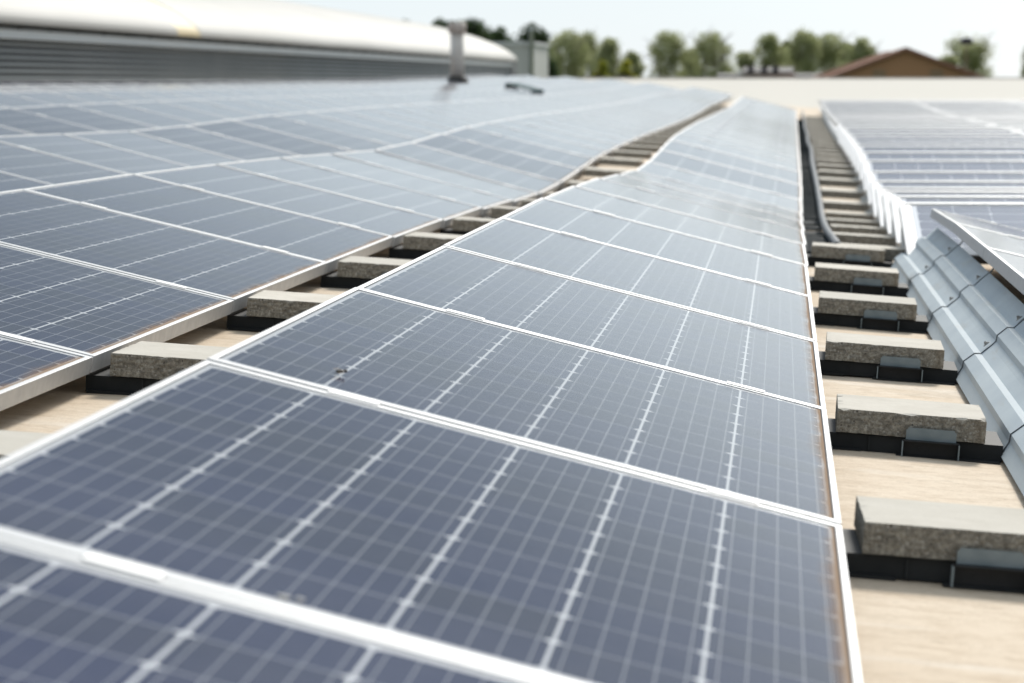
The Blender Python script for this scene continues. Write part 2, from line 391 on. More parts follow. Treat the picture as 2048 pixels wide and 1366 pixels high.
Y0 = 4.676
ZJIT = {-2: 0, -1: .002, 0: .003, 1: -.001, 2: -.002, 3: .002, 4: 0}
def row(xlow, k0, k1, phase, name, group, lowlift=.083, rise=None, first=0, ymin=0):
    n = 0
    for k in range(k0, k1 + 1):
        ya = Y0 + phase + (k - 1) * PITCH; yb = ya + PITCH       # panel k lies between joints k-1 and k
        dx = W * math.cos(.2397); pts = []
        for y in (ya, yb):
            xl = xlow + drift(y); xh = xl - dx; zl = zr(xl, y) + lowlift; zh = zr(xh, y) + lowlift + (.177 if rise is None else rise)
            pts.append((Vector((xh, y, zh)), Vector((xl, y, zl))))
        (ha, la), (hb, lb) = pts
        jit = Vector((0, 0, random.uniform(-.0015, .0015)))
        Mx = basis(ha + jit + (hb - ha) * .005, (la - ha) + (lb - hb), (hb - ha) + (lb - la))
        n += 1
        if n <= 12 and yb < 24:
            lab = f'{ORD[n-1]} panel from the camera in the {name}'
            gr = group
        else:
            lab = f'blurred distant solar panel in the {name}'; gr = group + ', far part'
        panel(Mx, lab, gr, ya, ya < 34)
row(.095, -1, 31, 0, 'large central row', 'panels of the central row')
row(-1.41, 0, 42, -.03, 'row just left of the slab gap', 'panels of the row left of the slab gap')
row(-2.885, 4, 47, .12, 'second row left of the slab gap', 'panels of the second row left of the gap')
row(-4.36, 7, 52, -.2, 'third row left of the slab gap', 'panels of the third row left of the gap')
row(-5.83, 12, 54, .3, 'fourth row left of the slab gap', 'panels of the fourth row left of the gap')
row(-7.30, 15, 56, 0, 'fifth row left of the slab gap', 'panels of the fifth row left of the gap')
row(-8.75, 19, 58, .5, 'row along the louvred wall at far left', 'panels of the row nearest the louvred wall')

# the near right row above the wind deflector
XR1, ZR1 = .62, H - .503
for k in range(1, 6):
    ya = Y0 + (k - 1) * PITCH - .03; yb = ya + PITCH
    z0 = ZR1 + dz(ya); z1 = ZR1 + dz(yb) + (-.006 if k == 5 else 0)
    Mx = basis(Vector((XR1, ya, z0)), (.963, 0, -.225), (0, yb - ya, z1 - z0))
    wh = ['hidden nearest', 'second', 'third', 'fourth', 'last and farthest'][k - 1]
    panel(Mx, f'{wh} solar panel above the ribbed wind deflector', 'panels above the wind deflector', ya, True)

# cross rows of the right field: landscape panels leaning towards the camera
TP = 1.30; ZT = H - .51
trows = []
for j in range(0, 36):
    yh = 13.72 + TP * j
    x0 = .52 + drift(yh); zz = ZT + dz(yh) + random.uniform(-.004, .004)
    trows.append((yh, x0, zz))
    n = max(1, math.ceil((.082 * yh - .45) / 1.67)) + (1 if j < 6 else 0)
    tmesh = bmesh.new(); tw = n * PITCH - .006; box(tmesh, -.030, -.001, -.024, tw, -.030, .004)  # strip added along each ridge to brighten the cross rows
    rr_ = obj('added_ridge_trim', tmesh, M_ALU); rr_.matrix_world = basis(Vector((x0, yh, zz)), (0, -.978, -.168), (1, 0, 0)); tag(rr_, (f'added bright trim along the top of the {ORD[j]} cross row on the right' if j < 8 else 'blurred added bright trim along the top of a distant cross row'), 'trim', 'added top trims of the cross rows' + ('' if j < 8 else ', far part'), 'thing')
    for i in range(n):
        Mx = basis(Vector((x0 + i * PITCH, yh, zz)), (0, -.978, -.168), (1, 0, .0))
        wh = ORD[j] if j < 8 else None
        if wh: lab = (f'left-end solar panel of the {wh} cross row on the right' if i == 0 else f'picture-edge solar panel of the {wh} cross row on the right')
        else: lab = 'blurred landscape solar panel in the distant cross rows on the right'
        p = panel(Mx, lab, 'landscape panels of the right field', yh, yh < 34)
        if i == 0 and p and yh < 34:
            bm = bmesh.new(); box(bm, -.002, W + .002, -.024, -.0006, -.036, .003); t = obj('end_trim', bm, M_WHITE, p)
if far_stuff:
    bm = bmesh.new()
    for Mx in far_stuff:
        n0 = len(bm.verts); bm.from_mesh(ME_FAR); bm.verts.ensure_lookup_table()
        for v in bm.verts[n0:]: v.co = Mx @ v.co
    tag(obj('distant_solar_panels', bm, [M_ALU, M_LAM, M_BACK, M_ALUD]), 'mass of pale blurred solar panels at the far end of the left rows', 'solar panels', None, 'stuff')

# ------------------------------------------------------------------ paving slabs on their trays
def slab_mesh(seed):
    rnd = random.Random(seed); bm = bmesh.new()
    SX, SY, SZ = .300, .30, .048
    v, fs = box(bm, 0, SX, 0, SY, 0, SZ, 1)
    bm.normal_update()
    bmesh.ops.subdivide_edges(bm, edges=list(bm.edges), cuts=23, use_grid_fill=True)
    for ed in range(0): pass
    import mathutils.noise as mn
    for q in bm.verts:
        p = q.co.copy(); s = Vector((seed * 3.1, 0, 0))
        if p.y < 1e-5 or p.y > SY - 1e-5 or p.x < 1e-5 or p.x > SX - 1e-5:
            k = min(1, (SZ - p.z) / .008)
            am = .0018 * k
            d = mn.noise((p + s) * 70) * am + mn.noise((p + s) * 190) * am * .6
            if p.y < 1e-5: q.co.y += d - (.0 if k else 0)
            if p.y > SY - 1e-5: q.co.y += d
            if p.x < 1e-5: q.co.x += d * .5
            if p.x > SX - 1e-5: q.co.x += d * .5
            if p.z < 1e-5: q.co.z += abs(d)
            if (p.y < 1e-5 or p.x < 1e-5 or p.x > SX - 1e-5) and p.z > SZ - .003:
                ch_ = max(0, mn.noise((p + s) * 38 + Vector((5, 5, 5))) - .2) * .014
                q.co.z -= ch_; q.co.y += ch_ * .6 if p.y < 1e-5 else 0
            if p.z > SZ - 1e-5: q.co.z -= abs(mn.noise((p + s) * 60)) * .0004; q.co += Vector(((SX / 2 - p.x) * .004, (SY / 2 - p.y) * .006, 0))
    bm.normal_update()
    for f in bm.faces:
        if f.normal.z > .7 and f.calc_center_median().z > SZ * .8: f.material_index = 0
    return mesh_of(bm, 'paving_slab', [M_STOP, M_SROUGH])
ME_SLAB = [slab_mesh(s) for s in range(7)]
def tray_parts():
    # local frame: x across (0 = left end of the slab), y away, z up from the deck
    bm = bmesh.new()
    box(bm, -.055, .335, .012, .27, .002, .036)
    for x in (.066, .205): box(bm, x - .002, x + .002, .006, .0125, .004, .034)
    box(bm, -.05, .05, .0, .3, .0005, .006)
    box(bm, .12, .33, -.02, .29, .0005, .004)
    a = mesh_of(bm, 'ballast_tray', [M_BLACK])
    bm = bmesh.new(); x0, x1 = .132, .245
    box(bm, x0 + .006, x1 - .006, -.010, -.0075, .036, .0600)    # upright tab against the slab
    bmesh.ops.bevel(bm, geom=[e for e in bm.edges if all(v.co.z > .059 for v in e.verts) and abs(e.verts[0].co.x - e.verts[1].co.x) < 1e-5], offset=.004, segments=3, affect='EDGES')
    t = mesh_of(bm, 'tab', [M_GREYTAB])
    bm = bmesh.new()
    box(bm, x0, x1, -.030, -.0076, .0335, .0358)                 # ledge
    box(bm, x0 + .004, x1 - .004, -.012, -.010, .004, .0334)     # face
    box(bm, x0 - .0012, x0 + .0012, -.034, -.010, .003, .0334, 1); box(bm, x1 - .0012, x1 + .0012, -.034, -.010, .003, .0334, 1)
    tube(bm, [(x0 + .035, -.0122, .019), (x0 + .035, -.0145, .019)], .0035, 8)
    c = mesh_of(bm, 'bracket', [M_DARKMET, M_GREYTAB])
    return a, t, c
ME_TRAY, ME_TAB, ME_BRK = tray_parts()
def slab_at(x, y, label, group, rz=0, detail=True, tl=None, sl_=None, tilt=.0):
    z = zr(x + .15, y + .15)
    slope = (zr(x + .3, y) - zr(x, y)) / .3; sy = (zr(x + .1, y + .3) - zr(x + .1, y)) / .3
    rot = (math.atan(sy) + tilt, -math.atan(slope), rz)
    z0 = zr(x, y)
    t = empty('ballast_tray', (x, y, z0), tl, 'ballast tray', group + ' trays') if detail else None
    if t:
        t.rotation_euler = rot
        link('tray', ME_TRAY, t); b_ = link('bracket', ME_BRK, t); link('tab', ME_TAB, b_)
    s = link('paving_slab', random.choice(ME_SLAB)); tag(s, label, 'paving slab', group, 'thing')
    s.location = (x, y, z0 + .0385); s.rotation_euler = rot
    return s
names = ['nearest, cut-off', 'second nearest', 'third nearest', 'fourth nearest', 'fifth nearest', 'sixth nearest']
sy_ = [4.70, 6.34, 8.00, 9.63, 11.22, 12.95]; ry = [-.02, -.015, 0, .01, .015, .02]
for i in range(6):
    slab_at(.113 + (.012 if i == 0 else 0) + drift(sy_[i]), sy_[i], f'{names[i]} concrete paving slab in the gap right of the central row', 'paving slabs right of the central row', R(random.uniform(-1.2, 1.2)), True,
            f'black ballast tray with grey tab under the {names[i].split(",")[0]} slab right of the central row')
for i in range(-1, 31):
    y = Y0 + i * PITCH + .02; xl = -1.385 + drift(y)
    if i <= 6:
        lab = f'{ORD[i+1]} concrete paving slab from the camera in the gap left of the central row'
        tl = f'black ballast tray under the {ORD[i+1]} slab in the gap left of the central row'
    else: lab, tl = 'blurred paving slab in the distant part of the gap left of the central row', None
    slab_at(xl, y - .1 if False else y, lab, 'paving slabs left of the central row' + ('' if i <= 6 else ', far part'), R(random.uniform(-1.5, 1.5)), i <= 9, tl or 'black ballast tray in the distant part of the gap left of the central row')
for j, (yh, x0, zz) in enumerate(trows[:30]):
    y = yh - .62
    lab = (f'pale paving slab at the left end of the {ORD[j]} cross row behind the conduit' if j < 8 else 'blurred paving slab beside the distant cross rows')
    slab_at(x0 - .30 + .0, y, lab, 'paving slabs along the cross rows' + ('' if j < 8 else ', far part'), R(random.uniform(-2, 2)), False)

# ------------------------------------------------------------------ wind deflector sheets
DP = [(.447, -.757), (.4655, -.7293), (.468, -.7137), (.4943, -.6945), (.511, -.6944), (.5365, -.6746), (.550, -.6616), (.5525, -.6467), (.577, -.6272), (.5936, -.6285), (.623, -.6017), (.640, -.588)]
def sheet_bm(prof, y0, y1, z0, z1, th=.0016, edge=1):
    bm = bmesh.new(); rows = []
    nrm = []
    for i, p in enumerate(prof):
        a, b = prof[max(0, i - 1)], prof[min(len(prof) - 1, i + 1)]
        t = Vector((b[0] - a[0], b[1] - a[1])).normalized(); nrm.append(Vector((-t.y, t.x)))
    ny = 6
    for j in range(ny + 1):
        s = j / ny; y = y0 + (y1 - y0) * s; off = .0030 * (1 - s)
        top = [bm.verts.new((p[0] + n.x * (off + th), y, p[1] + n.y * (off + th) + z0 + (z1 - z0) * s)) for p, n in zip(prof, nrm)]
        bot = [bm.verts.new((p[0] + n.x * off, y, p[1] + n.y * off + z0 + (z1 - z0) * s)) for p, n in zip(prof, nrm)]
        rows.append((top, bot))
    k = len(prof)
    for (ta, ba), (tb, bb) in zip(rows, rows[1:]):
        for i in range(k - 1):
            bm.faces.new((ta[i], tb[i], tb[i + 1], ta[i + 1])); bm.faces.new((ba[i], ba[i + 1], bb[i + 1], bb[i]))
        bm.faces.new((ta[0], ba[0], bb[0], tb[0])); bm.faces.new((ta[-1], tb[-1], bb[-1], ba[-1]))
    for (t, b_), s in ((rows[0], 1), (rows[-1], -1)):
        for i in range(k - 1):
            q = (t[i], t[i + 1], b_[i + 1], b_[i]); f = bm.faces.new(q if s > 0 else q[::-1]); f.material_index = edge
    bmesh.ops.recalc_face_normals(bm, faces=list(bm.faces))
    return bm
def bolt_bm(x, y, z, n=(-.62, 0, .78)):
    bm = bmesh.new(); n = Vector(n).normalized(); p = Vector((x, y, z))
    tube(bm, [p, p + n * .002], .0095, 14); tube(bm, [p + n * .002, p + n * .006], .0055, 6); tube(bm, [p + n * .006, p + n * .009], .0028, 8)
    return bm
M_BOLT = simple('bolt_steel', (.26, .26, .25), (.38, .37, .35), 60, .4, .5)
dn = ['nearest ribbed steel wind deflector sheet at the right picture edge', 'second ribbed wind deflector sheet from the camera', 'middle ribbed wind deflector sheet, third from the camera', 'fourth ribbed wind deflector sheet from the camera', 'farthest ribbed wind deflector sheet beside the first white trim']
for k in range(1, 6):
    ya = Y0 + (k - 1) * PITCH + .02; yb = ya + PITCH + .025
    if k == 5: yb = 13.0
    r = empty('wind_deflector', (.45, ya, H - .757), dn[k - 1], 'wind deflector', 'ribbed wind deflector sheets')
    za, zb = H + dz(ya), H + dz(yb)
    prof = DP
    bm = sheet_bm(prof, ya, yb, za, zb); o = obj('sheet', bm, [M_DEF, M_EDGE]); o.parent = r; o.matrix_parent_inverse = Matrix.Translation(-Vector(r.location))
    for (bx, bz) in ((.528, -.6735), (.6095, -.607)):
        o = obj('bolt', bolt_bm(bx - .003, ya + .016, bz + za + .004), M_BOLT, smooth=False); o.parent = r; o.matrix_parent_inverse = Matrix.Translation(-Vector(r.location))
    bm = bmesh.new()
    Mt = Matrix.Translation((.640, ya + .005, za - .588)) @ Matrix.Rotation(-math.atan2(.04, .03), 4, 'Y')
    box(bm, 0, .058, 0, .016, -.002, .002, M=Mt)
    o = obj('strut', bm, M_GREYTAB); o.parent = r; o.matrix_parent_inverse = Matrix.Translation(-Vector(r.location))

# the same sheets close the back of the central row (seen only from the side)
def plain_deflector(x, y0, y1, zt, zb, label, group):
    bm = sheet_bm([(x - .13, 0), (x - .12, .03), (x - .07, .045), (x - .06, .085), (x - .01, .10), (x, .17)], y0, y1, zb, zt)
    return tag(obj('wind_deflector', bm, [M_DEF, M_EDGE]), label, 'wind deflector', group)

# grey end plates of the cross rows
for j, (yh, x0, zz) in enumerate(trows[:30]):
    bm = bmesh.new(); x = x0 - .012
    zb = zr(x, yh - .5) + .01
    pts = [(yh - .985, zb), (yh + .01, zb), (yh + .03, zz - .034), (yh - .985, zz - .200)]
    a = [bm.verts.new((x, p[0], p[1])) for p in pts]; b = [bm.verts.new((x - .002, p[0], p[1])) for p in pts]
    bm.faces.new(a); bm.faces.new(b[::-1])
    for i in range(4): bm.faces.new((a[i], b[i], b[(i + 1) % 4], a[(i + 1) % 4]))
    # folded flange towards the gap
    box(bm, x - .035, x - .0022, yh - .988, yh - .985, zb, zz - .205)
    bmesh.ops.recalc_face_normals(bm, faces=list(bm.faces))
    lab = f'grey triangular end plate closing the {ORD[j]} cross row on the right' if j < 8 else 'blurred grey end plate of the distant cross rows'
    p = empty('end_plate', (x, yh - .5, zb), lab, 'end plate', 'end plates of the cross rows' + ('' if j < 8 else ', far part'))
    o = obj('plate', bm, M_DEF); o.parent = p; o.matrix_parent_inverse = Matrix.Translation(-Vector(p.location))
    if j < 10:
        o = obj('bolt', bolt_bm(x - .002, yh - .22, zz - .075, (-1, 0, .1)), M_BOLT); o.parent = p; o.matrix_parent_inverse = Matrix.Translation(-Vector(p.location))

# ------------------------------------------------------------------ conduit and cable trays in the right gap
bm = bmesh.new(); pts = []; rad = []
y = 13.35; i = 0
while y < 56:
    x = .225 + drift(y) - .03 * (1 - math.exp(-(y - 13.3) / 3)) + .006 * math.sin(y * .7)
    z = zr(x, y) + .075 + .006 * math.sin(y * 1.1) 
    pts.append((x, y, z)); rad.append(.0155 + (.003 if i % 2 else 0)); i += 1
    y += .02 if y < 20 else (.06 if y < 30 else .3)
tube(bm, pts, rad, 12)
tag(obj('conduit', bm, simple('grey_conduit_plastic', (.16, .175, .185), (.23, .24, .25), 4, .7, spec=.3)), 'long grey corrugated cable conduit running down the right gap', 'conduit')
M_TRAY = simple('dark_cable_tray', (.020, .030, .034), (.04, .055, .06), 5, .7, 0, spec=.2)
for n, (a, b) in enumerate(((13.4, 15.35), (16.5, 17.1), (18.3, 24.5), (24.9, 50.))):
    t = empty('cable_tray', (.16 + drift(a), a, zr(.16, a)), ['nearest dark ribbed cable tray behind the sixth slab', 'short dark cable tray between two bare strips of roof', 'long dark cable tray between panel edge and conduit', 'farthest blurred cable tray beside the conduit'][n], 'cable tray', 'dark cable trays beside the conduit')
    bm = bmesh.new(); rb = bmesh.new(); ns = max(2, int((b - a) / .4)); Pn = None
    for q in range(ns):
        y0, y1 = a + (b - a) * q / ns, a + (b - a) * (q + 1) / ns
        for (u0, u1, h0, h1) in ((.095, .225, .006, .012), (.095, .099, .012, .045), (.221, .225, .012, .045)):
            c0 = [(u0 + drift(y0), y0, zr(.16, y0)), (u1 + drift(y0), y0, zr(.16, y0)), (u1 + drift(y1), y1, zr(.16, y1)), (u0 + drift(y1), y1, zr(.16, y1))]
            vb = [bm.verts.new((p[0], p[1], p[2] + h0)) for p in c0]; vt = [bm.verts.new((p[0], p[1], p[2] + h1)) for p in c0]
            bm.faces.new(vb[::-1]); bm.faces.new(vt)
            for e in range(4): bm.faces.new((vb[e], vb[(e + 1) % 4], vt[(e + 1) % 4], vt[e]))
    y0 = a + .05
    while y0 < b:
        d = drift(y0); zt = zr(.16, y0); box(rb, .0995 + d, .2205 + d, y0, y0 + .03, zt + .030, zt + .042); y0 += .13 if y0 < 26 else .5
    if True:
        tm = bpy.data.meshes.new('t'); rb.to_mesh(tm); rb.free(); bm.from_mesh(tm); bpy.data.meshes.remove(tm)
        o = obj('ribbed_trough', bm, M_TRAY); o.parent = t; o.matrix_parent_inverse = Matrix.Translation(-Vector(t.location))

# ------------------------------------------------------------------ vaulted hall on the left
hall = empty('vaulted_hall', (-10.5, 60, 0), 'long low hall with white barrel roof and grey louvred wall at left', 'hall')
def hp(name, bm, mats, smooth=False, parent=None):
    o = obj(name, bm, mats, smooth=smooth); p = parent or hall; o.parent = p
    o.matrix_parent_inverse = Matrix.Translation(-Vector(hall.location)) if p is hall else Matrix.Identity(4)
    return o
HX, HY0, HY1 = -10.5, 14., 121.4
bm = bmesh.new()   # louvred cladding: trapezoid ribs running along the wall
prof = [(HX - .03, H - .45)]
z = H - .10; nrib = 7; rp = .092
for i in range(nrib):
    zz = H - .06 + i * rp
    prof += [(HX, zz), (HX, zz + rp * .42), (HX - .05, zz + rp * .50), (HX - .05, zz + rp * .98)]
prof += [(HX - .03, H + .60)]
def sweep(prof, y0, y1, n=1):
    bm = bmesh.new(); r = []
    for j in range(n + 1):
        y = y0 + (y1 - y0) * j / n; r.append([bm.verts.new((p[0], y, p[1])) for p in prof])
    for a, b in zip(r, r[1:]):
        for i in range(len(prof) - 1): bm.faces.new((a[i], a[i + 1], b[i + 1], b[i]))
    return bm
lw = sweep(prof, HY0, HY1)
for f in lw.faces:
    zc = f.calc_center_median(); f.material_index = 0 if zc.x > HX - .01 or zc.z < H - .1 else 1  # groove faces get a darker colour, shade painted into the recesses
hp('louvred_wall', lw, [simple('grey_wall_cladding', (.20, .24, .26), (.26, .30, .32), .4, .55, .1), simple('louvre_recess_shade', (.07, .085, .095), (.09, .105, .115), .4, .7)])
bm = bmesh.new(); box(bm, HX - .05, HX + .10, HY0, HY1, H + .602, H + .70); box(bm, HX - .05, HX + .13, HY0, HY1, H + .58, H + .601)
hp('ledge_flashing', bm, simple('pale_flashing', (.50, .55, .57), (.58, .62, .63), .5, .45, .3))
bm = bmesh.new(); box(bm, HX - .30, HX - .045, HY0, HY1, H + .70, H + .84)
for q in range(int((HY1 - HY0) / 1.8)): box(bm, HX - .043, HX - .01, HY0 + q * 1.8, HY0 + q * 1.8 + .5, H + .703, H + .745)
hp('eave_band', bm, simple('dark_eave_grey', (.16, .17, .18), (.11, .12, .125), .6, .6))
# barrel roof
def arc(n=28, da=0.):
    us = [math.cos(math.pi * i / n) for i in range(n + 1)]
    return [(-18.5 + 8.25 * u, H + .84 + 1.8 * max(0, 1 - u * u) ** .68) for u in us]
A = arc(72); Ai = [(p[0], p[1] - .06) for p in A]
M_VAULT = simple('cream_roof_sheeting', (.42, .41, .38), (.32, .315, .29), .35, .6, stretch=(1, .25, 1))
def vault_seg(y0, y1, lift=0):
    bm = bmesh.new(); pr = [(p[0], p[1] + lift) for p in A]
    a = [bm.verts.new((p[0], y0, p[1])) for p in pr]; b = [bm.verts.new((p[0], y1, p[1])) for p in pr]
    c = [bm.verts.new((p[0], y0, p[1])) for p in Ai]; d = [bm.verts.new((p[0], y1, p[1])) for p in Ai]
    for i in range(len(pr) - 1):
        bm.faces.new((a[i], b[i], b[i + 1], a[i + 1]))
        bm.faces.new((c[i], c[i + 1], d[i + 1], d[i])); bm.faces.new((a[i], a[i + 1], c[i + 1], c[i])); bm.faces.new((b[i], d[i], d[i + 1], b[i + 1]))
    for k in (0, -1): bm.faces.new((a[k], c[k], d[k], b[k]))
    bmesh.ops.recalc_face_normals(bm, faces=list(bm.faces))
    return bm
hp('barrel_roof', vault_seg(HY0, 52.8), M_VAULT); hp('barrel_roof', vault_seg(54.9, HY1), M_VAULT)
a_ = NM('yellow_rooflight_sheet'); hp('rooflight', vault_seg(52.82, 54.88, -.012), a_.set((.62, .50, .27), .5, 0))
bm = bmesh.new(); gv = [bm.verts.new((p[0], HY1 - .02, p[1] - .07)) for p in A] + [bm.verts.new((A[-1][0], HY1 - .02, 0)), bm.verts.new((A[0][0], HY1 - .02, 0))]
bm.faces.new(gv); gv = [bm.verts.new((p[0], HY0 + .02, p[1] - .07)) for p in A] + [bm.verts.new((A[-1][0], HY0 + .02, 0)), bm.verts.new((A[0][0], HY0 + .02, 0))]; bm.faces.new(gv)
hp('gable_wall', bm, simple('gable_cladding', (.45, .46, .46), (.5, .5, .5), .3, .6))

# chimney pipe standing among the far left panels
def lathe(bm, cx, cy, prof, n=24, mi=0):
    rings = [[bm.verts.new((cx + r * math.cos(k * math.tau / n), cy + r * math.sin(k * math.tau / n), z)) for k in range(n)] for r, z in prof]
    for a, b in zip(rings, rings[1:]):
        for k in range(n):
            f = bm.faces.new((a[k], a[(k + 1) % n], b[(k + 1) % n], b[k])); f.material_index = mi; f.smooth = True
    bm.faces.new(rings[0][::-1]); bm.faces.new(rings[-1])
ch = empty('flue_pipe', (-7.78, 75, zr(-7.78, 75)), 'rusty pale flue pipe with a wider cap in front of the vaulted hall', 'flue')
Zc = H
def cp(name, bm, m_):
    o = obj(name, bm, m_); o.parent = ch; o.matrix_parent_inverse = Matrix.Translation(-Vector(ch.location))
bm = bmesh.new(); lathe(bm, -7.78, 75, [(.165, Zc + .10), (.165, Zc + 1.16)])
cp('pipe', bm, simple('rusty_pale_steel', (.80, .79, .75), (.62, .55, .48), 2.2, .6, .1, stretch=(1, 1, .4)))
bm = bmesh.new(); lathe(bm, -7.78, 75, [(.165, Zc + 1.16), (.215, Zc + 1.17), (.22, Zc + 1.38), (.165, Zc + 1.41)])
cp('cap', bm, simple('cap_steel', (.60, .55, .50), (.48, .38, .32), 3, .6, .1))
bm = bmesh.new(); lathe(bm, -7.78, 75, [(.30, zr(-7.78, 75)), (.27, Zc + .02), (.20, Zc + .12)])
cp('collar', bm, simple('bitumen_collar', (.035, .033, .03), (.06, .055, .05), 3, .8))

# loose grey-green metal sheet on the far deck
bm = bmesh.new(); sheetM = Matrix.Translation((-5.0, 61, H - .10)) @ Matrix.Rotation(R(-8), 4, 'Z') @ Matrix.Rotation(R(14), 4, 'Y')
box(bm, -.28, .28, -.5, .5, -.01, .01, M=sheetM); box(bm, -.28, -.25, -.5, .5, -.10, -.01, M=sheetM); box(bm, .25, .28, -.5, .5, -.10, -.01, M=sheetM)
tag(obj('metal_cover', bm, simple('green_grey_cover', (.06, .11, .115), (.09, .14, .145), 2, .8, 0, spec=.1)), 'small grey-green metal cover lying beyond the left rows', 'metal cover')

# ------------------------------------------------------------------ beyond the roof
def X(px, Y): return (px - VX) / FPX * Y     # lateral metres of a photo column at distance Y
def Zp(py, Y): return H + (YH - py) / FPX * Y
# pale grey industrial building
gb = empty('industrial_building', (-18, 155, 0), 'pale grey flat-roofed building just behind the end of the vaulted hall', 'building')
def gp(name, bm, m_, root):
    o = obj(name, bm, m_); o.parent = root; o.matrix_parent_inverse = Matrix.Translation(-Vector(root.location)); return o
bm = bmesh.new(); box(bm, -26, -11.9, 150, 159.6, 0, Zp(90, 150))
gp('wall', bm, simple('grey_panel_wall', (.50, .50, .47), (.56, .56, .53), .4, .6), gb)
bm = bmesh.new(); box(bm, -26.1, -11.8, 149.9, 159.7, Zp(90, 150), Zp(84, 150)); gp('roof_edge', bm, simple('light_coping', (.62, .63, .64), (.68, .68, .68), .4, .5), gb)
bm = bmesh.new()
for i in range(4): box(bm, -25 + 3.2 * i, -24.94 + 3.2 * i, 149.95, 149.999, 0, Zp(92, 150))
gp('wall_joint', bm, M_EDGE, gb)
bm = bmesh.new(); lathe(bm, X(1063, 149), 149.5, [(.11, 0), (.11, Zp(62, 149)), (.17, Zp(61, 149)), (.17, Zp(57, 149))], 16)
tag(obj('vent_pipe', bm, simple('galvanised_pipe', (.5, .52, .53), (.6, .61, .62), 2, .4, .4)), 'slim grey vent pipe rising in front of the pale industrial building', 'vent pipe')

# brown gabled barn
def barn(root, cx, y0, y1, peak, eave, half, mats):
    bm = bmesh.new(); v = [bm.verts.new(p) for p in ((cx - half, y0, 0), (cx + half, y0, 0), (cx + half, y0, eave), (cx, y0, peak), (cx - half, y0, eave))]
    b = [bm.verts.new((q.co.x, y1, q.co.z)) for q in v]; bm.faces.new(v); bm.faces.new(b[::-1])
    for i in (0, 1, 4): bm.faces.new((v[i], b[i], b[(i + 1) % 5], v[(i + 1) % 5]))
    bmesh.ops.recalc_face_normals(bm, faces=list(bm.faces)); gp('wall', bm, mats[0], root)
    for s in (-1, 1):
        bm = bmesh.new(); sl = (peak - eave) / half; o = .6
        q = [(cx, peak + .05), (cx + s * (half + o), eave - sl * o + .05), (cx + s * (half + o), eave - sl * o + .30), (cx, peak + .32)]
        a = [bm.verts.new((p[0], y0 - .4, p[1])) for p in q]; b = [bm.verts.new((p[0], y1 + .4, p[1])) for p in q]
        bm.faces.new(a); bm.faces.new(b[::-1])
        for i in range(4): bm.faces.new((a[i], b[i], b[(i + 1) % 4], a[(i + 1) % 4]))
        bmesh.ops.recalc_face_normals(bm, faces=list(bm.faces)); gp('roof', bm, mats[1], root)
M_WOOD = NM('brown_timber_cladding'); wv = M_WOOD.n('ShaderNodeTexWave', bands_direction='X'); wv.inputs['Scale'].default_value = 1.2; M_WOOD.t.links.new(M_WOOD.coord('Object'), wv.inputs[0])
M_WOODM = M_WOOD.set(M_WOOD.mix(M_WOOD.M('MULTIPLY', wv.outputs['Fac'], .6), (.46, .25, .125), (.36, .19, .095)), .8)
M_TILE = simple('red_brown_roof_tiles', (.30, .15, .10), (.40, .21, .14), 1.2, .8)
bY = 250.; bx = X(1808, bY)
br = empty('barn', (bx, bY, 0), 'brown timber barn with a wide shallow gable on the horizon', 'barn')
barn(br, bx, bY, bY + 30, Zp(103, bY), Zp(103, bY) - .375 * 12.4, 12.4, (M_WOODM, M_TILE))
bm = bmesh.new()
for s in (-2.1, 2.4): box(bm, bx + s - .5, bx + s + .5, bY - .06, bY - .001, H - 2, H + .95)
gp('shutter', bm, simple('greyed_timber', (.32, .22, .13), (.28, .18, .1), 3, .8), br)
b2 = empty('barn', (bx - 5, bY + 22, 0), 'red-roofed shed end showing behind the left side of the timber barn', 'shed')
barn(b2, X(1772, bY + 34), bY + 33, bY + 60, Zp(110, bY + 34), Zp(110, bY + 34) - 4.2, 12.0, (M_TILE, M_TILE))
# farmhouse
fY = 300.; fh = empty('farmhouse', (X(1535, fY), fY, 0), 'low white farmhouse with dark roofs seen over the roof edge', 'farmhouse')
M_DROOF = simple('dark_slate_roof', (.05, .05, .055), (.09, .085, .085), 1, .7); M_WWALL = simple('white_render', (.72, .72, .70), (.78, .78, .76), 1, .8)
def gable_x(x0, x1, y0, y1, zt, ze):     # ridge along X
    bm = bmesh.new(); ym = (y0 + y1) / 2; q = [(y0 - .5, ze), (ym, zt), (y1 + .5, ze), (y1 + .5, ze - .2), (ym, zt - .2), (y0 - .5, ze - .2)]
    a = [bm.verts.new((x0 - .4, *p)) for p in q]; b = [bm.verts.new((x1 + .4, *p)) for p in q]
    bm.faces.new(a); bm.faces.new(b[::-1])
    for i in range(6): bm.faces.new((a[i], b[i], b[(i + 1) % 6], a[(i + 1) % 6]))
    bmesh.ops.recalc_face_normals(bm, faces=list(bm.faces)); return bm
gp('roof', gable_x(X(1494, fY), X(1578, fY), fY, fY + 9, Zp(134, fY), Zp(144, fY)), M_DROOF, fh)
gp('roof', gable_x(X(1440, fY), X(1655, fY), fY + 9, fY + 16, Zp(146, fY), Zp(152, fY)), M_DROOF, fh)
bm = bmesh.new(); box(bm, X(1475, fY), X(1590, fY), fY, fY + 8.8, 0, Zp(144.5, fY)); gp('wall', bm, M_WWALL, fh)
for px in (1503, 1530, 1552):
    bm = bmesh.new(); box(bm, X(px - 5, fY), X(px + 5, fY), fY - .3, fY + 4, Zp(150, fY), Zp(131, fY)); gp('dormer', bm, M_DROOF, fh)

